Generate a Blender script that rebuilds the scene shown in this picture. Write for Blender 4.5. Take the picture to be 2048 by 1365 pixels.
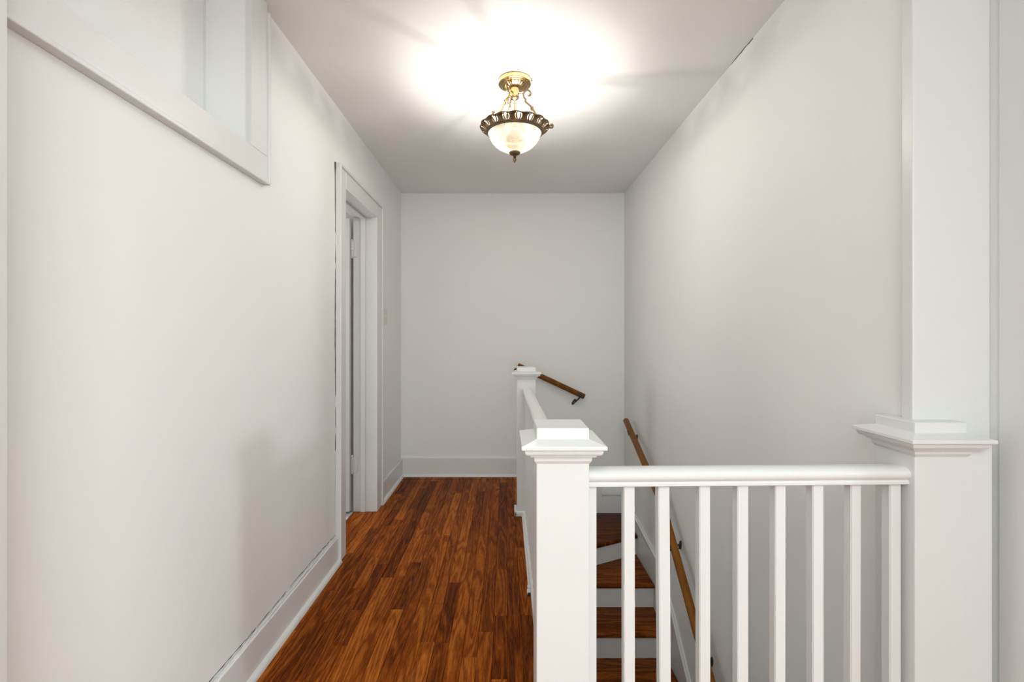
import bpy, bmesh, math, random
from mathutils import Vector, Matrix
random.seed(11)
PI = math.pi
for o in list(bpy.data.objects): bpy.data.objects.remove(o)
S = bpy.context.scene
COL = S.collection

# ------------------------------------------------------------ camera
cd = bpy.data.cameras.new('camera'); cam = bpy.data.objects.new('camera', cd); COL.objects.link(cam)
cam.location = (0, 0, 1.21); cam.rotation_euler = (PI/2, 0, 0)
cd.sensor_fit = 'HORIZONTAL'; cd.sensor_width = 36; cd.lens = 960/2048*36
cd.shift_x = 12/2048; cd.shift_y = -10.5/2048; cd.clip_start = .02
S.camera = cam

# ------------------------------------------------------------ world, lights, exposure
w = bpy.data.worlds.new('world'); S.world = w; w.use_nodes = True
w.node_tree.nodes['Background'].inputs[0].default_value = (.85, .9, 1, 1)
w.node_tree.nodes['Background'].inputs[1].default_value = .3
S.view_settings.view_transform = 'Standard'; S.view_settings.look = 'None'
S.view_settings.exposure = .19; S.view_settings.gamma = 1; S.view_settings.use_curve_mapping = False

def area(name, loc, target, sx, sy, power, col=(1, 1, 1)):
    l = bpy.data.lights.new(name, 'AREA'); l.shape = 'RECTANGLE'; l.size = sx; l.size_y = sy
    l.energy = power; l.color = col
    o = bpy.data.objects.new(name, l); COL.objects.link(o); o.location = loc
    o.rotation_euler = (Vector(target) - Vector(loc)).to_track_quat('-Z', 'Y').to_euler()
    return o
def point(name, loc, power, r, col=(1, 1, 1)):
    l = bpy.data.lights.new(name, 'POINT'); l.energy = power; l.shadow_soft_size = r; l.color = col
    o = bpy.data.objects.new(name, l); COL.objects.link(o); o.location = loc
    return o
WARM = (1, .965, .92)
area('room_ceiling_light', (.15, -1.25, 2.36), (.15, -1.0, 0), 1.3, 1.3, 31, (.89, .985, .99))
area('back_fill_light', (.1, -2.5, 1.45), (.1, 1, 1.3), 1.2, 1.3, 22, (.88, .98, .995))  # added fill behind the camera; the rear wall has no window
area('side_room_lamp', (5.2, -1.71, 1.76), (.0, 1.15, 1.0), .34, .45, 58, (.88, .985, .99))
area('side_fill_light', (3.4, .1, 1.45), (-.9, .7, 1.2), 1.3, 1.4, 15, (.88, .985, .99))  # broad fill added in the side room to brighten the near left wall
area('bathroom_light', (-2.3, 2.98, 1.4), (0, 2.98, 1.25), .45, 1.2, 10, (1, .985, .95))
for a in (math.radians(176), math.radians(-20)):
    point('bulb_light', (.042 + .055*math.cos(a), 2.31 + .055*math.sin(a), 2.168), 8.0, .012, WARM)

# ------------------------------------------------------------ materials
def nt(name):
    m = bpy.data.materials.new(name); m.use_nodes = True
    return m, m.node_tree.nodes, m.node_tree.links, m.node_tree.nodes['Principled BSDF']
def N(nodes, t, **k):
    n = nodes.new(t)
    for a, b in k.items(): setattr(n, a, b)
    return n
def paint(name, col, rough, bump=.06, bscale=90, var=.02, vscale=1.6, stretch=(1, 1, 1)):
    m, n, l, p = nt(name)
    tc = N(n, 'ShaderNodeTexCoord'); mp = N(n, 'ShaderNodeMapping'); mp.inputs['Scale'].default_value = stretch
    l.new(tc.outputs['Object'], mp.inputs[0])
    a = N(n, 'ShaderNodeTexNoise'); a.inputs['Scale'].default_value = vscale; a.inputs['Detail'].default_value = 3
    l.new(mp.outputs[0], a.inputs[0])
    mx = N(n, 'ShaderNodeMix', data_type='RGBA')
    mx.inputs[6].default_value = (*[c*(1-var) for c in col], 1); mx.inputs[7].default_value = (*[min(1, c*(1+var)) for c in col], 1)
    l.new(a.outputs[0], mx.inputs[0]); l.new(mx.outputs[2], p.inputs['Base Color'])
    b = N(n, 'ShaderNodeTexNoise'); b.inputs['Scale'].default_value = bscale; b.inputs['Detail'].default_value = 4
    l.new(mp.outputs[0], b.inputs[0])
    bu = N(n, 'ShaderNodeBump'); bu.inputs['Strength'].default_value = bump; bu.inputs['Distance'].default_value = .004
    l.new(b.outputs[0], bu.inputs['Height']); l.new(bu.outputs[0], p.inputs['Normal'])
    p.inputs['Roughness'].default_value = rough
    return m
WALL = paint('wall_paint', (.888, .889, .876), .62, .10, 45)
CEIL = paint('ceiling_paint', (.91, .902, .885), .7, .10, 30)
TRIM = paint('trim_paint', (.765, .77, .76), .33, .10, 60, .012, 2, (1, 1, .25))
SKIRT = paint('skirting_paint', (.82, .82, .81), .35, .06, 40)
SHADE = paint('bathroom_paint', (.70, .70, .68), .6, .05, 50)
GAP = paint('dark_gap', (.10, .09, .08), .9)
SWITCH = paint('switch_plastic', (.74, .71, .66), .4, .0)

def wood(name, dark, mid, light, grain, rough=.30, ring=55, spec=.5):
    """grain: scale vector, small along the fibre"""
    m, n, l, p = nt(name)
    tc = N(n, 'ShaderNodeTexCoord'); oi = N(n, 'ShaderNodeObjectInfo')
    mul = N(n, 'ShaderNodeMath', operation='MULTIPLY'); mul.inputs[1].default_value = 71.3
    l.new(oi.outputs['Random'], mul.inputs[0])
    add = N(n, 'ShaderNodeVectorMath', operation='ADD'); l.new(tc.outputs['Object'], add.inputs[0]); l.new(mul.outputs[0], add.inputs[1])
    def noise(f, sc, det, rou=.5):
        mp = N(n, 'ShaderNodeMapping'); mp.inputs['Scale'].default_value = tuple(g*f for g in grain)
        l.new(add.outputs[0], mp.inputs[0])
        t = N(n, 'ShaderNodeTexNoise'); t.inputs['Scale'].default_value = sc; t.inputs['Detail'].default_value = det
        t.inputs['Roughness'].default_value = rou
        l.new(mp.outputs[0], t.inputs[0]); return t
    big = noise(1, 1, 1.5)
    s1 = N(n, 'ShaderNodeMath', operation='MULTIPLY'); s1.inputs[1].default_value = ring; l.new(big.outputs[0], s1.inputs[0])
    s2 = N(n, 'ShaderNodeMath', operation='SINE'); l.new(s1.outputs[0], s2.inputs[0])
    rg = N(n, 'ShaderNodeMapRange'); rg.inputs[1].default_value = -1; rg.inputs[2].default_value = 1
    l.new(s2.outputs[0], rg.inputs[0])
    pore = noise(17, 1, 6, .62)
    patch = noise(.35, 1, 3)
    # factor = random*.5 + ring*.2 + pore*.35 + patch*.25
    def madd(a, k, b=None):
        x = N(n, 'ShaderNodeMath', operation='MULTIPLY_ADD'); l.new(a, x.inputs[0]); x.inputs[1].default_value = k
        if b is None: x.inputs[2].default_value = -.65
        else: l.new(b, x.inputs[2])
        return x.outputs[0]
    f = madd(oi.outputs['Random'], .46)
    f = madd(rg.outputs[0], .32, f); f = madd(pore.outputs[0], 1.15, f); f = madd(patch.outputs[0], .40, f)
    cr = N(n, 'ShaderNodeValToRGB'); e = cr.color_ramp.elements
    e[0].position = .05; e[0].color = (*dark, 1); e[1].position = .95; e[1].color = (*light, 1)
    k = e.new(.5); k.color = (*mid, 1)
    l.new(f, cr.inputs[0]); l.new(cr.outputs[0], p.inputs['Base Color'])
    bu = N(n, 'ShaderNodeBump'); bu.inputs['Strength'].default_value = .12; bu.inputs['Distance'].default_value = .002
    l.new(pore.outputs[0], bu.inputs['Height']); l.new(bu.outputs[0], p.inputs['Normal'])
    p.inputs['Roughness'].default_value = rough; p.inputs['Specular IOR Level'].default_value = spec
    return m
WD, WM, WL = (.050, .0090, .0008), (.215, .046, .0032), (.46, .135, .017)
OAK = wood('oak_strip', WD, WM, WL, (16, 1.3, 16), .42, 60, .045)
TREAD = wood('oak_tread', (.022, .0045, .0006), (.135, .032, .0032), (.34, .10, .013), (1.5, 14, 14), .38, 40, .08)
RAILWOOD = wood('handrail_wood', (.12, .038, .004), (.19, .066, .007), (.26, .098, .013), (12, 3, 3), .38, 20, .15)

def metal(name, c1, c2, rough, scale=40):
    m, n, l, p = nt(name)
    tc = N(n, 'ShaderNodeTexCoord'); t = N(n, 'ShaderNodeTexNoise'); t.inputs['Scale'].default_value = scale
    l.new(tc.outputs['Object'], t.inputs[0])
    mx = N(n, 'ShaderNodeMix', data_type='RGBA'); mx.inputs[6].default_value = (*c1, 1); mx.inputs[7].default_value = (*c2, 1)
    l.new(t.outputs[0], mx.inputs[0]); l.new(mx.outputs[2], p.inputs['Base Color'])
    p.inputs['Metallic'].default_value = 1; p.inputs['Roughness'].default_value = rough
    return m
BRASS = metal('polished_brass', (.47, .33, .16), (.34, .23, .10), .2)
ANTIQUE = metal('antique_brass', (.30, .22, .13), (.14, .10, .06), .38, 160)
BRACKET = paint('dark_bracket', (.03, .025, .02), .4, 0)
WMETAL = paint('painted_hinge', (.76, .75, .73), .3, .04)

def glass():
    m, n, l, p = nt('alabaster_glass')
    out = n['Material Output']
    tc = N(n, 'ShaderNodeTexCoord'); t = N(n, 'ShaderNodeTexNoise'); t.inputs['Scale'].default_value = 11; t.inputs['Detail'].default_value = 3
    t.inputs['Distortion'].default_value = .6
    l.new(tc.outputs['Object'], t.inputs[0])
    cr = N(n, 'ShaderNodeValToRGB'); e = cr.color_ramp.elements
    e[0].position = .32; e[0].color = (.05, .036, .02, 1); e[1].position = .55; e[1].color = (.11, .096, .074, 1)
    l.new(t.outputs[0], cr.inputs[0])
    tr = N(n, 'ShaderNodeBsdfTranslucent'); l.new(cr.outputs[0], tr.inputs[0])
    l.new(cr.outputs[0], p.inputs['Base Color']); p.inputs['Roughness'].default_value = .25
    tp = N(n, 'ShaderNodeBsdfTransparent'); tp.inputs[0].default_value = (1, .97, .92, 1)
    a = N(n, 'ShaderNodeMixShader'); a.inputs[0].default_value = .55; l.new(p.outputs[0], a.inputs[1]); l.new(tr.outputs[0], a.inputs[2])
    b = N(n, 'ShaderNodeMixShader'); b.inputs[0].default_value = .45; l.new(a.outputs[0], b.inputs[1]); l.new(tp.outputs[0], b.inputs[2])
    l.new(b.outputs[0], out.inputs[0])
    return m
GLASS = glass()
def plain(name, col, rough):
    return paint(name, col, rough, .03, 60)
TILE_W = plain('white_tile', (.80, .80, .82), .25); TILE_L = plain('lavender_tile', (.52, .46, .60), .25)
GROUT = plain('grout', (.55, .54, .53), .8)

# ------------------------------------------------------------ mesh helpers
def bx(bm, x0, x1, y0, y1, z0, z1, bev=0, seg=2):
    r = bmesh.ops.create_cube(bm, size=1)
    vs = r['verts']
    for v in vs:
        v.co = Vector(((x0+x1)/2 + v.co.x*(x1-x0), (y0+y1)/2 + v.co.y*(y1-y0), (z0+z1)/2 + v.co.z*(z1-z0)))
    if bev:
        es = list({e for v in vs for e in v.link_edges})
        bmesh.ops.bevel(bm, geom=es, offset=bev, segments=seg, affect='EDGES', profile=.5)
def loft(bm, rings, closed=True, cap=True):
    R = [[bm.verts.new(p) for p in r] for r in rings]
    n = len(R[0])
    for a, b in zip(R[:-1], R[1:]):
        for i in range(n if closed else n-1):
            j = (i+1) % n
            try: bm.faces.new((a[i], a[j], b[j], b[i]))
            except ValueError: pass
    if cap and closed:
        bm.faces.new(list(reversed(R[0]))); bm.faces.new(R[-1])
def lathe(bm, prof, cx, cy, n=48, flute=None, cap=True):
    """prof: (r, z); flute(i, k) -> radius factor"""
    rings = []
    for k, (r, z) in enumerate(prof):
        rings.append([(cx + r*(flute(i/n*2*PI, k) if flute else 1)*math.cos(i/n*2*PI), cy + r*(flute(i/n*2*PI, k) if flute else 1)*math.sin(i/n*2*PI), z) for i in range(n)])
    loft(bm, rings, True, cap)
def sqlathe(bm, prof, cx, cy):
    loft(bm, [[(cx-h, cy-h, z), (cx+h, cy-h, z), (cx+h, cy+h, z), (cx-h, cy+h, z)] for h, z in prof])
def tube(bm, path, r, n=10, flat=1.0, ref=None):
    P = [Vector(p) for p in path]; rings = []
    up = Vector(ref) if ref else None
    for i, p in enumerate(P):
        t = (P[min(i+1, len(P)-1)] - P[max(i-1, 0)]).normalized()
        u = up if up else (Vector((0, 0, 1)) if abs(t.z) < .9 else Vector((1, 0, 0)))
        a = t.cross(u).normalized(); b = a.cross(t).normalized()
        rr = r[i] if isinstance(r, (list, tuple)) else r
        rings.append([p + a*rr*flat*math.cos(k/n*2*PI) + b*rr*math.sin(k/n*2*PI) for k in range(n)])
    loft(bm, rings)
def prism(bm, poly, z0, z1, bev=0):
    a = [bm.verts.new((x, y, z0)) for x, y in poly]; b = [bm.verts.new((x, y, z1)) for x, y in poly]
    n = len(poly); fs = [bm.faces.new(list(reversed(a))), bm.faces.new(b)]
    for i in range(n): fs.append(bm.faces.new((a[i], a[(i+1) % n], b[(i+1) % n], b[i])))
    if bev:
        bmesh.ops.bevel(bm, geom=list({e for f in fs for e in f.edges}), offset=bev, segments=3, affect='EDGES', profile=.5)
def slabx(bm, poly, x0, x1):
    """polygon in (y, z) extruded along x"""
    a = [bm.verts.new((x0, y, z)) for y, z in poly]; b = [bm.verts.new((x1, y, z)) for y, z in poly]
    n = len(poly); bm.faces.new(a); bm.faces.new(list(reversed(b)))
    for i in range(n): bm.faces.new((a[i], b[i], b[(i+1) % n], a[(i+1) % n]))
def sweep(bm, prof, p0, p1):
    """prof (offset, z) swept from p0 to p1 (both 3D, profile z added to point z)"""
    p0 = Vector(p0); p1 = Vector(p1); d = (p1-p0); d.z = 0; d.normalize(); s = Vector((d.y, -d.x, 0))
    loft(bm, [[p + s*o + Vector((0, 0, z)) for o, z in prof] for p in (p0, p1)])
def worigin(o):
    v = Vector((0, 0, 0))
    while o: v += o.location; o = o.parent
    return v
def obj(name, build, mat, parent=None, smooth=False, origin=None):
    bm = bmesh.new(); build(bm)
    bmesh.ops.recalc_face_normals(bm, faces=bm.faces)
    off = Vector(origin) if origin else (worigin(parent) if parent else Vector((0, 0, 0)))
    if off.length: bmesh.ops.translate(bm, verts=bm.verts, vec=-off)
    me = bpy.data.meshes.new(name); bm.to_mesh(me); bm.free()
    me.materials.append(mat)
    if smooth:
        for p in me.polygons: p.use_smooth = True
        me.set_sharp_from_angle(angle=math.radians(smooth if smooth is not True else 40))
    o = bpy.data.objects.new(name, me); COL.objects.link(o)
    if parent:
        o.parent = parent
        if origin: o.location = off - worigin(parent)
    elif origin: o.location = off
    return o
def box(name, b, mat, parent=None, bev=0):
    return obj(name, lambda bm: bx(bm, *b, bev), mat, parent)
def boxes(name, bs, mat, parent=None, bev=0):
    def f(bm):
        for b in bs: bx(bm, *b, bev)
    return obj(name, f, mat, parent)
def tag(o, label, cat=None, group=None, kind=None):
    o['label'] = label
    if cat: o['category'] = cat
    if group: o['group'] = group
    if kind: o['kind'] = kind
    return o
def empty(name, loc, label=None, cat=None, group=None, kind=None):
    o = bpy.data.objects.new(name, None); COL.objects.link(o); o.location = loc; o.empty_display_size = .1
    if label: tag(o, label, cat, group, kind)
    return o
def struct(o, label, cat):
    return tag(o, label, cat, None, 'structure')

# ------------------------------------------------------------ constants
XL, XR, YB, ZC = -.906, 1.02, 4.14, 2.44
XN = 1.205                                    # right wall of the near room
NY0, NY1 = 1.669, .97                         # niche opening in the left wall
DY0, DY1, DZ = 2.655, 3.30, 2.022             # door opening in the left wall
XI = -1.05                                    # inner face of the left wall

# ------------------------------------------------------------ room shell
struct(boxes('wall_left', [(XI, XL, -2.6, NY1, -.2, ZC), (XI, XL, NY1, NY0, -.2, 1.874), (XI, XL, NY0, DY0-.02, -.2, ZC),
                    (XI, XL, DY0-.02, DY1+.02, DZ+.02, ZC), (XI, XL, DY1+.02, YB, -.2, ZC),
                    (XI-.03, XI+.002, NY1-.001, NY0+.001, 1.82, ZC)], WALL),
       'long white wall on the left with a high recess and a narrow doorway', 'wall')
struct(box('wall_back', (-2.45, 1.2, YB, YB+.12, -3.2, ZC), WALL), 'white end wall of the hall, carrying the short brown handrail', 'wall')
wr = struct(box('wall_right', (XR, XR+.17, 1.222, YB, -3.2, ZC), WALL), 'tall white wall on the right side of the stairwell', 'wall')
struct(box('ceiling', (-2.45, 5.7, -2.72, YB+.12, ZC, ZC+.1), CEIL), 'white plaster ceiling lit around the lamp', 'ceiling')
struct(boxes('wall_near', [(XN, XN+.1, -2.6, .02, 0, ZC), (XN, XN+.1, .02, .93, 2.05, ZC), (XN, XN+.1, .93, 1.30, -.2, ZC)], WALL),
       'white wall at the right edge beside the wide casing board', 'wall')
struct(box('wall_rear', (-1.05, 5.7, -2.72, -2.6, -.2, ZC), WALL), 'white wall behind the viewpoint', 'wall')
struct(boxes('wall_side', [(5.6, 5.7, -2.6, 1.4, -.2, ZC), (XN+.1, 5.6, 1.3, 1.4, -.2, ZC)], WALL), 'white walls of the side room', 'wall')
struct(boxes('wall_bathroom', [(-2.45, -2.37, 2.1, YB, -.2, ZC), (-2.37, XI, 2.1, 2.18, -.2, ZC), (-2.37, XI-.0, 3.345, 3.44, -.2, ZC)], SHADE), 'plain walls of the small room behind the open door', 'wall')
struct(boxes('wall_stair', [(.105, .168, 1.0, 3.25, -3.2, -.135), (.168, XR, .25, .35, -3.2, -.21)], WALL), 'white walls enclosing the stairs below the hall floor', 'wall')

# ------------------------------------------------------------ floor with strip planks
fl = struct(boxes('floor', [(XL-.01, .168, 1.2, YB, -.135, -.0135), (.168, .2, 3.26, YB, -.135, -.0135),
                            (XL-.01, 5.6, -2.6, 1.2, -.21, -.001), (XI, XL-.01, DY0, DY1, -.135, -.0135)], OAK),
            'reddish brown oak strip floor of the hall', 'floor')
PW = .0572
def plank(x0, x1, y0, y1):
    dz = random.uniform(-.0006, .0004); g = .0005
    def f(bm):
        a = (x0+g, x1-g, y0+g, y1-g); c = .0009
        z0, z1 = -.0135, dz
        loft(bm, [[(a[0], a[2], z0), (a[1], a[2], z0), (a[1], a[3], z0), (a[0], a[3], z0)],
                  [(a[0], a[2], z1-c), (a[1], a[2], z1-c), (a[1], a[3], z1-c), (a[0], a[3], z1-c)],
                  [(a[0]+c, a[2]+c, z1), (a[1]-c, a[2]+c, z1), (a[1]-c, a[3]-c, z1), (a[0]+c, a[3]-c, z1)]])
    return obj('plank', f, OAK, fl, origin=(x0, y0, 0))
x = XL-.004
while x < .19:
    x1 = min(x+PW, .2); y = 1.2 - random.uniform(0, .5); yend = YB - .002
    ystart = 1.2 if x < .11 else 3.36
    while y < yend - .02:
        ln = random.choice([.28, .4, .55, .7, .9, 1.1, 1.3])*random.uniform(.85, 1.15)
        y1 = min(y+ln, yend)
        if yend - y1 < .12: y1 = yend
        a, b = max(y, ystart), y1
        if b - a > .03:
            plank(x, min(x1, .199), a, b)
        y = y1
    x = x1
for i in range(3):                                             # boards across the doorway threshold
    xa = XI + .005 + i*.045
    plank(xa, min(xa+.045, XL-.005), DY0+.001, DY1-.001)

# bathroom tile floor beyond the doorway
tf = struct(box('floor_bathroom', (-2.37, XI, 2.18, YB, -.135, -.012), GROUT), 'small white and lavender tiles beyond the doorway', 'floor')
for i in range(7):
    for j in range(14):
        xa = XI - .048*(i+1); ya = 2.64 + .048*j
        o = obj('tile', lambda bm: bx(bm, xa+.001, xa+.046, ya+.001, ya+.046, -.012, -.004, .001, 1), TILE_L if (i*2+j*3) % 5 < 2 else TILE_W, tf, origin=(xa, ya, 0))

# ------------------------------------------------------------ baseboards
def quarter(bm, p0, p1, r=.019, side=1):
    pr = [(0, 0)] + [(side*r*math.cos(a), r*1.15*math.sin(a)) for a in [k*PI/12 for k in range(7)]]
    sweep(bm, pr, p0, p1)
def wavy_strip(bm, pts, w, th, face):
    """irregular bead along pts with widths varying"""
    tube(bm, pts, w, 6)
bl = empty('baseboard_left', (XL, 1.8, 0), 'white baseboard along the left wall with cracked caulk on its top edge', 'baseboard', None, 'structure')
obj('board', lambda bm: (bx(bm, XL-.002, XL+.016, -2.6, 2.548, 0, .140, .003), bx(bm, XL-.002, XL+.016, 3.432, YB, 0, .148, .003)), SKIRT, bl)
obj('shoe_molding', lambda bm: (quarter(bm, (XL+.015, -2.6, 0), (XL+.015, 2.56, 0)), quarter(bm, (XL+.015, 3.432, 0), (XL+.015, YB, 0))), TRIM, bl, 60)
def bead(y0, y1, z, amp, wmin, wmax, x=XL+.006, n=70):
    pts = []; ws = []
    for i in range(n+1):
        t = i/n
        pts.append((x + random.uniform(-.0015, .0015), y0 + (y1-y0)*t, z + amp*math.sin(t*9+1) + random.uniform(-.0018, .0018)))
        ws.append(random.uniform(wmin, wmax))
    return pts, ws
p1, w1 = bead(.9, 2.55, .1445, .003, .003, .0065)
obj('caulk_bead', lambda bm: tube(bm, p1, w1, 6), TRIM, bl, True)
p2, w2 = bead(1.1, 2.55, .1545, .003, .0006, .0022, XL+.0005)
obj('paint_crack', lambda bm: tube(bm, p2, w2, 5), GAP, bl)
p3, w3 = bead(3.44, 4.12, .155, .012, .002, .004, XL+.006, 24)
obj('caulk_bead', lambda bm: tube(bm, p3, w3, 6), TRIM, bl, True)
bb = empty('baseboard_back', (-.35, YB, 0), 'white baseboard at the foot of the end wall', 'baseboard', None, 'structure')
obj('board', lambda bm: bx(bm, XL+.016, .2, YB-.018, YB+.002, 0, .158, .004), SKIRT, bb)
obj('shoe_molding', lambda bm: quarter(bm, (XL+.03, YB-.017, 0), (.2, YB-.017, 0), .019, 1), TRIM, bb, 60)
obj('stair_skirting', lambda bm: (bx(bm, .2, .822, YB-.018, YB+.002, -.5, .03, .003), bx(bm, .822, XR-.01, YB-.016, YB+.002, -.5, -.160, .003)), SKIRT, bb)
obj('skirting_bead', lambda bm: (bx(bm, .822, XR-.012, YB-.027, YB, -.160, -.136, .004), bx(bm, .2, .822, YB-.024, YB, .03, .046, .004)), TRIM, bb)
br = empty('baseboard_right', (XR, 3, -.5), 'white skirting board following the stairs down the right wall', 'baseboard', None, 'structure')
top = [(YB, -.185), (3.72, -.204), (3.18, -.278), (2.885, -.478), (2.62, -.715), (2.3, -.93), (1.25, -1.62)]
XS = XR-.016
obj('board', lambda bm: slabx(bm, top + [(1.25, -2.3), (2.3, -1.5), (3.0, -1.0), (3.3, -.7), (YB, -.6)], XS, XR+.002), SKIRT, br)
obj('skirting_bead', lambda bm: tube(bm, [(XS-.003, y, z) for y, z in top], .0085, 10), TRIM, br, 60)

# ------------------------------------------------------------ trims
XF = XL + .021                                                  # face of the casings
t1 = empty('trim_1', (XL, 1.3, 1.82), 'white casing boards framing the high recess in the left wall', 'trim', None, 'structure')
NO = NY0 + .124; NB = 1.771
obj('bottom_casing', lambda bm: bx(bm, XL-.001, XF, 0.83, NO-.012, NB+.012, 1.874, .0015, 1), TRIM, t1)
obj('side_casing', lambda bm: bx(bm, XL-.001, XF, NY0, NO-.012, 1.8745, ZC, .0015, 1), TRIM, t1)
obj('backband', lambda bm: (bx(bm, XL-.001, XF+.009, NO-.0135, NO, NB, ZC-.03, .003), bx(bm, XL-.001, XF+.007, 0.83, NO-.002, NB, NB+.014, .003)), TRIM, t1)
obj('stop_strip', lambda bm: bx(bm, XI+.0015, XI+.006, NY0-.004, NY0+.001, 1.874, ZC, .001, 1), TRIM, t1)
obj('sill', lambda bm: bx(bm, XI-.006, XL, NY1, NY0, 1.864, 1.8735, .001, 1), TRIM, t1)
struct(box('trim_4', (XL-.001, -.870, .70, .837, 0, ZC), TRIM), 'flat white board at the left edge of the view', 'trim')

t2 = empty('trim_2', (XL, 2.98, 0), 'white casing and jambs around the narrow doorway in the left wall', 'trim', None, 'structure')
CO0, CO1, CT = 2.548, 3.432, 2.132
obj('side_casing', lambda bm: bx(bm, XL-.001, XF, CO0+.014, DY0, 0, CT-.014, .002, 1), TRIM, t2)
obj('side_casing', lambda bm: bx(bm, XL-.001, XF, DY1, CO1-.014, 0, CT-.014, .002, 1), TRIM, t2)
obj('head_casing', lambda bm: bx(bm, XL-.001, XF+.0005, DY0, DY1, DZ, CT-.014, .002, 1), TRIM, t2)
obj('backband', lambda bm: bx(bm, XL-.001, XF+.010, CO0, CO0+.015, 0, CT, .004), TRIM, t2)
obj('backband', lambda bm: bx(bm, XL-.001, XF+.010, CO1-.015, CO1, 0, CT, .004), TRIM, t2)
obj('backband', lambda bm: bx(bm, XL-.001, XF+.010, CO0+.015, CO1-.015, CT-.015, CT, .004), TRIM, t2)
obj('jamb', lambda bm: bx(bm, XI-.001, XL+.002, DY0-.02, DY0-.001, 0, DZ+.02, .001, 1), TRIM, t2)
obj('jamb', lambda bm: bx(bm, XI-.001, XL+.002, DY1+.001, DY1+.02, 0, DZ+.02, .001, 1), TRIM, t2)
obj('head_jamb', lambda bm: bx(bm, XI-.001, XL+.002, DY0-.001, DY1+.001, DZ+.001, DZ+.02, .001, 1), TRIM, t2)
obj('door_stop', lambda bm: bx(bm, -.998, -.966, DY1-.013, DY1+.001, 0, DZ, .003), TRIM, t2)
obj('door_stop', lambda bm: bx(bm, -.998, -.966, DY0-.001, DY0+.012, 0, DZ, .003), TRIM, t2)
obj('door_stop', lambda bm: bx(bm, -.998, -.966, DY0+.012, DY1-.013, DZ-.012, DZ+.001, .003), TRIM, t2)
n = 60; cp = []; cw = []
for i in range(n+1):
    t = i/n; cp.append((XL+.0008, CO0-.0045+random.uniform(-.0016, .0016)+.003*math.sin(t*11), .60+1.53*t)); cw.append(random.uniform(.0018, .003) if t < .97 else .006)
obj('paint_crack', lambda bm: tube(bm, cp, cw, 5), GAP, t2)
cq = [(XL+.004, CO0-.001+.002*math.sin(i*1.7), .15+1.98*i/50) for i in range(51)]
obj('caulk_bead', lambda bm: tube(bm, cq, [random.uniform(.002, .005) for _ in cq], 6), TRIM, t2, True)

d1 = empty('door_1', (-1.063, 3.285, 0), 'white door standing open into the small room, seen edge on in the doorway', 'door', None, 'structure')
obj('door_leaf', lambda bm: (bx(bm, -1.70, -1.064, 3.262, 3.297, .012, 2.01, .002, 1), bx(bm, -1.60, -1.17, 3.258, 3.263, .25, .95, .002, 1), bx(bm, -1.60, -1.17, 3.258, 3.263, 1.10, 1.88, .002, 1)), TRIM, d1)
for z in (1.805, .325):
    h = obj('hinge', lambda bm: (bx(bm, -1.066, -1.022, 3.2965, 3.2995, z-.052, z+.052, .0008, 1), bx(bm, -1.0665, -1.0635, 3.264, 3.2985, z-.052, z+.052, .0008, 1)), WMETAL, d1)
    for k in range(5):
        obj('knuckle', lambda bm: lathe(bm, [(.0062, z-.051+k*.0206), (.0068, z-.049+k*.0206), (.0068, z-.034+k*.0206), (.0062, z-.032+k*.0206)], -1.056, 3.290, 14), WMETAL, h, 50)
    obj('pin_cap', lambda bm: (lathe(bm, [(.003, z+.051), (.0078, z+.054), (.008, z+.060), (.0045, z+.066), (.001, z+.068)], -1.056, 3.290, 14), lathe(bm, [(.001, z-.066), (.005, z-.063), (.007, z-.056), (.004, z-.052)], -1.056, 3.290, 14)), WMETAL, h, 50)

t3 = empty('trim_3', (1.1, 1.19, 0), 'wide white casing board covering the wall end behind the right post', 'trim', None, 'structure')
obj('casing_board', lambda bm: bx(bm, 1.006, 1.198, 1.187, 1.222, 0, ZC, .003), TRIM, t3)
obj('corner_strip', lambda bm: bx(bm, 1.1975, XN+.001, 1.150, 1.195, 0, ZC, .002), TRIM, t3)
obj('side_board', lambda bm: bx(bm, 1.1945, XN+.001, .93, 1.166, 0, ZC, .004), TRIM, t3)

# ------------------------------------------------------------ staircase
st = empty('staircase', (.6, 3.0, -1.5), 'oak treads with white risers winding down beside the balustrade', 'staircase')
TH = .026
XT0, XT1 = .168, XS-.001
zs = [-.155, -.31, -.47, -.635, -.80, -.965, -1.13, -1.295, -1.46, -1.625, -1.79]
def tread(poly, z): 
    c = (sum(p[0] for p in poly)/len(poly), sum(p[1] for p in poly)/len(poly), z)
    return obj('tread', lambda bm: prism(bm, poly, z-TH, z, .009), TREAD, st, 40, origin=c)
def riser(a, b, z0, z1):
    d = Vector((b[0]-a[0], b[1]-a[1])); nrm = Vector((-d.y, d.x)).normalized()*.014
    return obj('riser', lambda bm: prism(bm, [a, b, (b[0]+nrm.x, b[1]+nrm.y), (a[0]+nrm.x, a[1]+nrm.y)], z0, z1), SKIRT, st)
YT = YB-.019
tread([(.2, 3.37), (.70, YT), (.2, YT)], zs[0])
riser((.2, YT), (.2, 3.36), -.155, -.135)
t1o = tread([(.215, 3.25), (XT1, 3.655), (XT1, YT), (.655, YT), (.215, 3.36)], zs[1]); 
riser((.215, 3.40), (.655, YT), zs[1], zs[0]-TH)
tread([(XT0, 3.232), (XT1, 3.232), (XT1, 3.705), (.2, 3.30)], zs[2])
riser((.2, 3.278), (XT1, 3.689), zs[2], zs[1]-TH)
yn = 3.232
for k in range(3, len(zs)):
    riser((XT0, yn+.03), (XT1, yn+.03), zs[k], zs[k-1]-TH)
    yn -= .27
    tread([(XT0, yn), (XT1, yn), (XT1, yn+.312), (XT0, yn+.312)], zs[k])
obj('landing_nosing', lambda bm: bx(bm, .199, .225, 3.36, YT, -.024, 0, .009), TREAD, st, 40)
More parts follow.
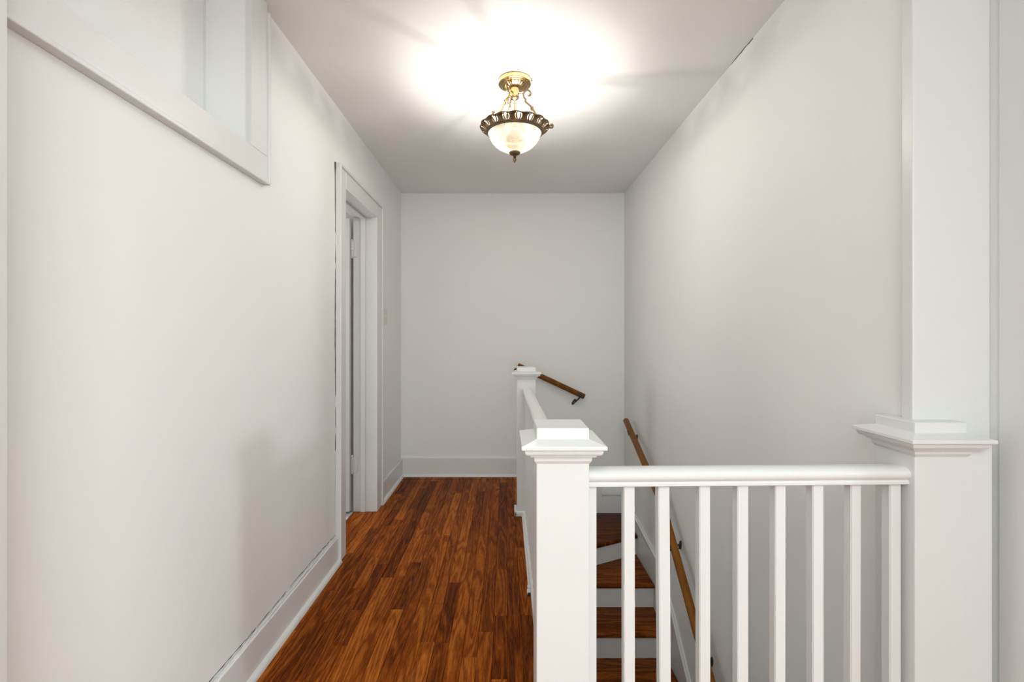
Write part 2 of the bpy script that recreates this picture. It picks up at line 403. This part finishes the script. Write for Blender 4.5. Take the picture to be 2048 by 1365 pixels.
obj('landing_riser', lambda bm: bx(bm, .1995, .212, 3.36, YT, -.155, -.024), SKIRT, st)

# ------------------------------------------------------------ newel posts
def newel(cx, cy, h, dz, label, shaft_h=None, base=False):
    r = empty('newel_post', (cx, cy, 0), label, 'newel post', None)
    obj('shaft', lambda bm: bx(bm, cx-h, cx+h, cy-h, cy+h, 0, .93+dz, .0025), TRIM, r)
    k = h/.0605
    prof = [(.060, .9150), (.0655, .9232), (.0662, .9330), (.0668, .9336), (.0738, .9338), (.0748, .9345), (.0750, .9388), (.0756, .9394), (.0818, .9396), (.0840, .9405), (.0866, .9440), (.0880, .9490),
            (.0880, .9532), (.0885, .9537), (.0945, .9538), (.0955, .9548), (.0955, .9610), (.0948, .9625), (.0620, .9722), (.0610, .9735)]
    obj('cap_molding', lambda bm: sqlathe(bm, [(a*k, z+dz) for a, z in prof], cx, cy), TRIM, r)
    obj('cap_block', lambda bm: bx(bm, cx-.0605*k, cx+.0605*k, cy-.0605*k, cy+.0605*k, .970+dz, .9975+dz, .0025), TRIM, r)
    return r
nx, ny = .1305, 1.162
newel(nx, ny, .0605, 0, 'nearest white square newel post at the corner where the two railings meet')
fn = newel(.137, 3.283, .063, 0, 'smaller looking white newel post at the far end of the side railing')
obj('base_shoe', lambda bm: (bx(bm, .057, .217, 3.204, 3.221, 0, .034, .006), bx(bm, .057, .0745, 3.204, 3.345, 0, .034, .006)), TRIM, fn, 40)
rn = newel(1.0385, 1.2075, .0625, .005, 'white newel post built against the casing board at the right')
obj('shaft_filler', lambda bm: bx(bm, 1.095, 1.161, 1.1452, 1.188, 0, .9584, .0025), TRIM, rn)

# ------------------------------------------------------------ railings
HP = [(-.021, .849), (.021, .849), (.0225, .8505), (.0225, .856), (.0205, .8585), (.0205, .8605), (.0245, .864), (.0272, .869), (.0278, .875), (.0262, .881), (.0215, .886), (.012, .8895), (0, .8903)]
HP = HP + [(-o, z) for o, z in reversed(HP[2:-1])]
HP = [(o*1.08, z) for o, z in HP]
fr = empty('stair_railing', (.58, 1.175, 0), 'white railing with square balusters across the front of the stairwell', 'railing')
ry0, ry1 = 1.1655, 1.1865
xr0, xr1 = nx+.0605, .977
def ry(x): return ry0 + (ry1-ry0)*(x-xr0)/(xr1-xr0)
obj('handrail', lambda bm: sweep(bm, HP, (xr0-.001, ry0, 0), (xr1, ry1, 0)), TRIM, fr, 30)
bs = [(.1905, .2175), (.2835, .310), (.3670, .3945), (.4672, .4938), (.5603, .5875), (.6534, .6795), (.7453, .773), (.841, .8665), (.9366, .9655)]
tilt = [0, .001, .006, .001, 0, -.001, .001, -.002, 0]
for (a, b), tl in zip(bs, tilt):
    c = ry((a+b)/2)
    def f(bm):
        y0, y1 = c-.0135, c+.0135
        loft(bm, [[(a+tl+o, y0, z), (b+tl+o, y0, z), (b+tl+o, y1, z), (a+tl+o, y1, z)] for o, z in ((0, .044),)] +
                 [[(a, y0, .8515), (b, y0, .8515), (b, y1, .8515), (a, y1, .8515)]])
        bmesh.ops.bevel(bm, geom=[e for e in bm.edges if abs(e.verts[0].co.z-e.verts[1].co.z) > .1], offset=.002, segments=2, affect='EDGES')
    obj('baluster', f, TRIM, fr)
obj('bottom_rail', lambda bm: bx(bm, xr0, xr1, 1.150, 1.205, 0, .045, .004), TRIM, fr)
obj('fascia', lambda bm: bx(bm, xr0-.02, XR, 1.201, 1.221, -.25, -.002), SKIRT, fr)

sr = empty('stair_railing', (.14, 2.2, 0), 'white railing running down the hall beside the stairwell, seen end on', 'railing')
def side_rail(bm):
    p0 = Vector((.140, ny+.060, 0)); p1 = Vector((.140, 3.221, -.026))
    loft(bm, [[p + Vector((o, 0, z)) for o, z in HP] for p in (p0, p1)])
obj('handrail', side_rail, TRIM, sr, 30)
y = 1.31
while y < 3.19:
    zt = .853 - .026*(y-1.22)/2.0
    obj('baluster', lambda bm: bx(bm, .1265, .1535, y-.0135, y+.0135, .034, zt, .002), TRIM, sr)
    y += .0925
obj('bottom_rail', lambda bm: bx(bm, .114, .166, ny+.0605, 3.2205, 0, .035, .004), TRIM, sr)
obj('shoe_molding', lambda bm: quarter(bm, (.1155, 2.28, 0), (.1155, 3.204, 0), .010, -1), TRIM, sr, 60)
clip = obj('base_clip', lambda bm: (bx(bm, .098, .116, 2.235, 2.262, 0, .018, .004), bx(bm, .101, .116, 2.262, 2.285, .0, .026, .003)), WMETAL, sr)
obj('clip_end', lambda bm: bx(bm, .100, .114, 2.226, 2.236, .001, .014, .002), BRACKET, clip)

# ------------------------------------------------------------ wall handrails
def bracket(parent, wall_pt, rail_pt, nrm, along):
    """dark cast bracket: oval wall plate with screws, curved arm, saddle under the rail"""
    wp = Vector(wall_pt); rp = Vector(rail_pt); nv = Vector(nrm); al = Vector(along).normalized()
    side = nv.cross(al).normalized()
    def plate(bm):
        rings = []
        for s, h in ((1, .0), (1, .004), (.75, .008)):
            rings.append([wp + nv*h + al*.030*s*math.cos(k/16*2*PI) + side*.013*s*math.sin(k/16*2*PI) for k in range(16)])
        loft(bm, rings)
        for d in (-.022, .022):
            c = wp + al*d
            loft(bm, [[c + nv*h + al*.004*math.cos(k/8*2*PI) + side*.004*math.sin(k/8*2*PI) for k in range(8)] for h in (.003, .0105)])
    b = obj('bracket', plate, BRACKET, parent, 50)
    def arm(bm):
        out = (rp - wp).dot(nv)
        q = wp + nv*out*.55; e = rp - Vector((0, 0, .022))
        pts = [wp, wp + nv*out*.35, q + (e-wp-nv*out)*.15 + nv*out*.2, e*.6 + (wp+nv*out)*.4, e]
        tube(bm, pts, [.008, .0065, .006, .006, .0075], 10)
    obj('arm', arm, BRACKET, b, True)
    def saddle(bm):
        rd = RD; s2 = nv.cross(rd).normalized(); u = rd.cross(s2).normalized(); u = u if u.z > 0 else -u
        c = rp - u*.0215
        loft(bm, [[c + rd*.026*a + s2*w - u*h for a, w in ((-1, -.009), (1, -.009), (1, .009), (-1, .009))] for h in (0, .004)])
    obj('saddle', saddle, BRACKET, b)
hb = empty('wall_handrail', (.38, YB-.075, .8), 'short brown wooden handrail on the end wall behind the far newel post', 'handrail')
a0, a1 = Vector((.100, 4.07, .958)), Vector((.664, 4.07, .694))
RD = (a1-a0).normalized()
obj('rail', lambda bm: tube(bm, [a0, a0+RD*.003, a1-RD*.003, a1], [.0205, .0225, .0225, .0205], 24), RAILWOOD, hb, 50)
bracket(hb, (.585, YB, .640), tuple(a0 + (a1-a0)*.935), (0, -1, 0), (.55, 0, .84))
bracket(hb, (.075, YB, .905), tuple(a0 + (a1-a0)*.06), (0, -1, 0), (.45, 0, .89))
hr = empty('wall_handrail', (.955, 3.0, .2), 'long brown wooden handrail sloping down the right stairwell wall behind the balusters', 'handrail')
q = [Vector((.955, 3.825, .536)), Vector((.955, 2.94, .185)), Vector((.955, 2.24, -.406)), Vector((.955, 1.5, -1.03))]
d0 = (q[1]-q[0]).normalized(); d1_ = (q[2]-q[1]).normalized()
obj('rail', lambda bm: tube(bm, [q[0], q[0]+d0*.004, q[1]-d0*.02, q[1], q[1]+d1_*.02, q[2], q[3]], [.019, .0222, .0222, .0226, .0222, .0222, .0222], 24), RAILWOOD, hr, 50)
def rz(y): return .536 - (3.825-y)*.3966 if y > 2.94 else .185 - (2.94-y)*.8443
for py, pz, sy in ((3.73, .417, 3.66), (2.80, -.012, 2.735), (2.377, -.407, 2.31)):
    RD = d0 if sy > 2.94 else d1_
    bracket(hr, (XR, py, pz), (.955, sy, rz(sy)), (-1, 0, 0), (0, -.3, 1))

# ------------------------------------------------------------ light switch
ls = empty('light_switch', (XL, 3.585, 1.353), 'small white light switch on the left wall beyond the doorway', 'light switch')
obj('plate', lambda bm: bx(bm, XL-.001, XL+.006, 3.540, 3.630, 1.292, 1.414, .0025), SWITCH, ls)
obj('toggle', lambda bm: bx(bm, XL+.004, XL+.017, 3.579, 3.591, 1.342, 1.366, .002), SWITCH, ls)
for z in (1.322, 1.384):
    obj('screw', lambda bm: bx(bm, XL+.005, XL+.0078, 3.5815, 3.5885, z-.0035, z+.0035, .001, 1), WMETAL, ls)

# ------------------------------------------------------------ ceiling light
LX, LY = .042, 2.31
cl = empty('ceiling_light', (LX, LY, ZC), 'lit semi flush ceiling lamp with brass canopy, scroll arms and alabaster glass bowl', 'ceiling light')
can = obj('canopy', lambda bm: lathe(bm, [(.076, 2.4405), (.0795, 2.438), (.0800, 2.424), (.0785, 2.4185), (.074, 2.4165), (.070, 2.4160), (.063, 2.4145), (.0605, 2.4115), (.0580, 2.4115), (.0555, 2.4135)], LX, LY, 64), BRASS, cl, 40)
obj('fluted_dish', lambda bm: lathe(bm, [(.056, 2.4135), (.050, 2.410), (.042, 2.4055), (.034, 2.4025), (.027, 2.402), (.0215, 2.402)], LX, LY, 144,
        flute=lambda a, k: 1 + (.035 if 0 < k < 5 else 0)*math.cos(a*24)), BRASS, can, 60)
obj('stem', lambda bm: lathe(bm, [(.017, 2.410), (.021, 2.4015), (.0205, 2.398), (.0200, 2.396), (.0200, 2.362), (.0215, 2.361), (.0215, 2.356), (.018, 2.350), (.008, 2.345), (.0045, 2.343),
                                    (.0042, 2.280), (.006, 2.268), (.0085, 2.250), (.0135, 2.232), (.0145, 2.222), (.010, 2.218), (.003, 2.217)], LX, LY, 32), BRASS, cl, 40)
def radial(a, pts): return [(LX + r*math.cos(a), LY + r*math.sin(a), z) for r, z in pts]
def smoothpath(P, n=6):
    out = []
    for i in range(len(P)-1):
        p0, p1, p2, p3 = P[max(i-1, 0)], P[i], P[i+1], P[min(i+2, len(P)-1)]
        for k in range(n):
            t = k/n
            out.append(tuple(.5*((2*p1[j]) + (-p0[j]+p2[j])*t + (2*p0[j]-5*p1[j]+4*p2[j]-p3[j])*t*t + (-p0[j]+3*p1[j]-3*p2[j]+p3[j])*t**3) for j in range(2)))
    out.append(P[-1]); return out
main = [(.064, 2.366), (.069, 2.363), (.0745, 2.367), (.0765, 2.376), (.073, 2.385), (.064, 2.390), (.053, 2.388), (.0445, 2.379), (.0425, 2.368), (.0465, 2.356), (.0525, 2.347), (.0525, 2.337),
        (.062, 2.327), (.0765, 2.314), (.0885, 2.296), (.099, 2.277), (.118, 2.250), (.143, 2.226), (.162, 2.212), (.176, 2.207), (.1815, 2.213), (.1795, 2.221), (.1735, 2.2215), (.171, 2.217)]
link = [(.019, 2.375), (.030, 2.3755), (.0435, 2.374)]
for i, deg in enumerate((-4, 116, 236)):
    a = math.radians(deg)
    ar = obj('scroll_arm', lambda bm: (tube(bm, radial(a, smoothpath(main)), .0040, 8, 1.35, (-math.sin(a), math.cos(a), 0.0001)), tube(bm, radial(a, link), .0034, 8)), ANTIQUE if i == 0 else BRASS, cl, 60)
    obj('leaf_curl', lambda bm: tube(bm, radial(a, smoothpath([(.094, 2.286), (.085, 2.291), (.078, 2.300), (.080, 2.309), (.087, 2.309), (.088, 2.303)])), [.0035]*30 + [.002], 8) , ANTIQUE, ar, 60)
# pierced gallery
NM = 16
def cone(t):                                                   # t 0 lower .. 1 upper
    return .1345 + .0285*t, 2.188 + .0275*t + .004*math.sin(t*PI)
gal = obj('pierced_gallery', lambda bm: (
    loft(bm, [[(LX + (.1640 + .0018*math.cos(NM*k/192*2*PI) + .0032*math.cos(m/8*2*PI))*math.cos(k/192*2*PI), LY + (.1640 + .0018*math.cos(NM*k/192*2*PI) + .0032*math.cos(m/8*2*PI))*math.sin(k/192*2*PI), 2.2155 + .0013*math.cos(NM*k/192*2*PI) + .0028*math.sin(m/8*2*PI)) for m in range(8)] for k in range(193)], True, False),
    lathe(bm, [(.1385, 2.1935), (.1395, 2.190), (.1370, 2.1870), (.1330, 2.1865), (.1335, 2.1935), (.1385, 2.1935)], LX, LY, 96, cap=False)), ANTIQUE, cl, 60)
def on_cone(a, t):
    r, z = cone(t); return Vector((LX + r*math.cos(a), LY + r*math.sin(a), z))
for i in range(NM):
    a0_ = i/NM*2*PI + .1
    def oval(bm):
        pts = []
        for k in range(19):
            ph = k/18*2*PI
            pts.append(on_cone(a0_ + .066*math.sin(ph), .52 + .45*math.cos(ph)))
        tube(bm, pts, .0030, 6)
    obj('oval_loop', oval, ANTIQUE, gal, 60)
    a1_ = a0_ + PI/NM
    def palm(bm):
        prof = [(.0, .135), (.14, .12), (.30, .085), (.45, .080), (.58, .085), (.70, .105), (.84, .135), (.92, .10), (1.0, .14)]
        rows = []
        for t, wd in prof:
            r, z = cone(t); row = []
            for s in (-1, -.5, 0, .5, 1):
                b = a1_ + s*wd; rr = r + (1-abs(s))*.004
                row.append((LX + rr*math.cos(b), LY + rr*math.sin(b), z))
            rows.append(row)
        back = []
        for row in rows:
            back.append([(LX + (p[0]-LX)*.972, LY + (p[1]-LY)*.972, p[2]+.001) for p in reversed(row)])
        loft(bm, [a+b for a, b in zip(rows, back)])
    obj('palmette', palm, ANTIQUE, gal, 60)
bead_ring = obj('beaded_ring', lambda bm: lathe(bm, [(.1335, 2.1905), (.1345, 2.186), (.1320, 2.1815), (.1285, 2.181), (.1265, 2.184), (.128, 2.190), (.1335, 2.1905)], LX, LY, 240, flute=lambda a, k: 1 + (.006*math.cos(a*60) if k in (1, 2) else 0), cap=False), ANTIQUE, cl, 60)
bowl_p = [(.1275, 2.188), (.1262, 2.180), (.1225, 2.170), (.1165, 2.156), (.1080, 2.143), (.0965, 2.1300), (.0810, 2.1180), (.0640, 2.1085), (.0480, 2.1000), (.0340, 2.0935), (.0220, 2.0900), (.0060, 2.0885)]
inner = [(max(.004, r-.004), z+.0035) for r, z in reversed(bowl_p)]
obj('glass_bowl', lambda bm: lathe(bm, bowl_p, LX, LY, 96, cap=False), GLASS, cl, True)
fin = obj('finial', lambda bm: lathe(bm, [(.012, 2.098), (.0245, 2.1005), (.0268, 2.0965), (.0262, 2.090), (.0215, 2.0835), (.0135, 2.0795), (.0085, 2.0775)], LX, LY, 144, flute=lambda a, k: 1 + (.04*math.cos(a*24) if 0 < k < 5 else 0)), ANTIQUE, cl, 60)
obj('finial_tip', lambda bm: lathe(bm, [(.0085, 2.0785), (.0098, 2.0765), (.0080, 2.0735), (.0050, 2.0715), (.0075, 2.0685), (.0045, 2.0660), (.0060, 2.0635), (.0088, 2.0605), (.0088, 2.0575), (.0060, 2.0520), (.0040, 2.0470), (.0010, 2.0420)], LX, LY, 24), ANTIQUE, fin, 50)
# hairline cracks at the ceiling joint of the right wall
ck = [(XR-.001+random.uniform(-.001, .001), 1.98+.20*i/12, ZC-.001+random.uniform(-.002, .001)) for i in range(13)]
obj('paint_crack', lambda bm: tube(bm, ck, [random.uniform(.0005, .0018) for _ in ck], 5), GAP, wr)
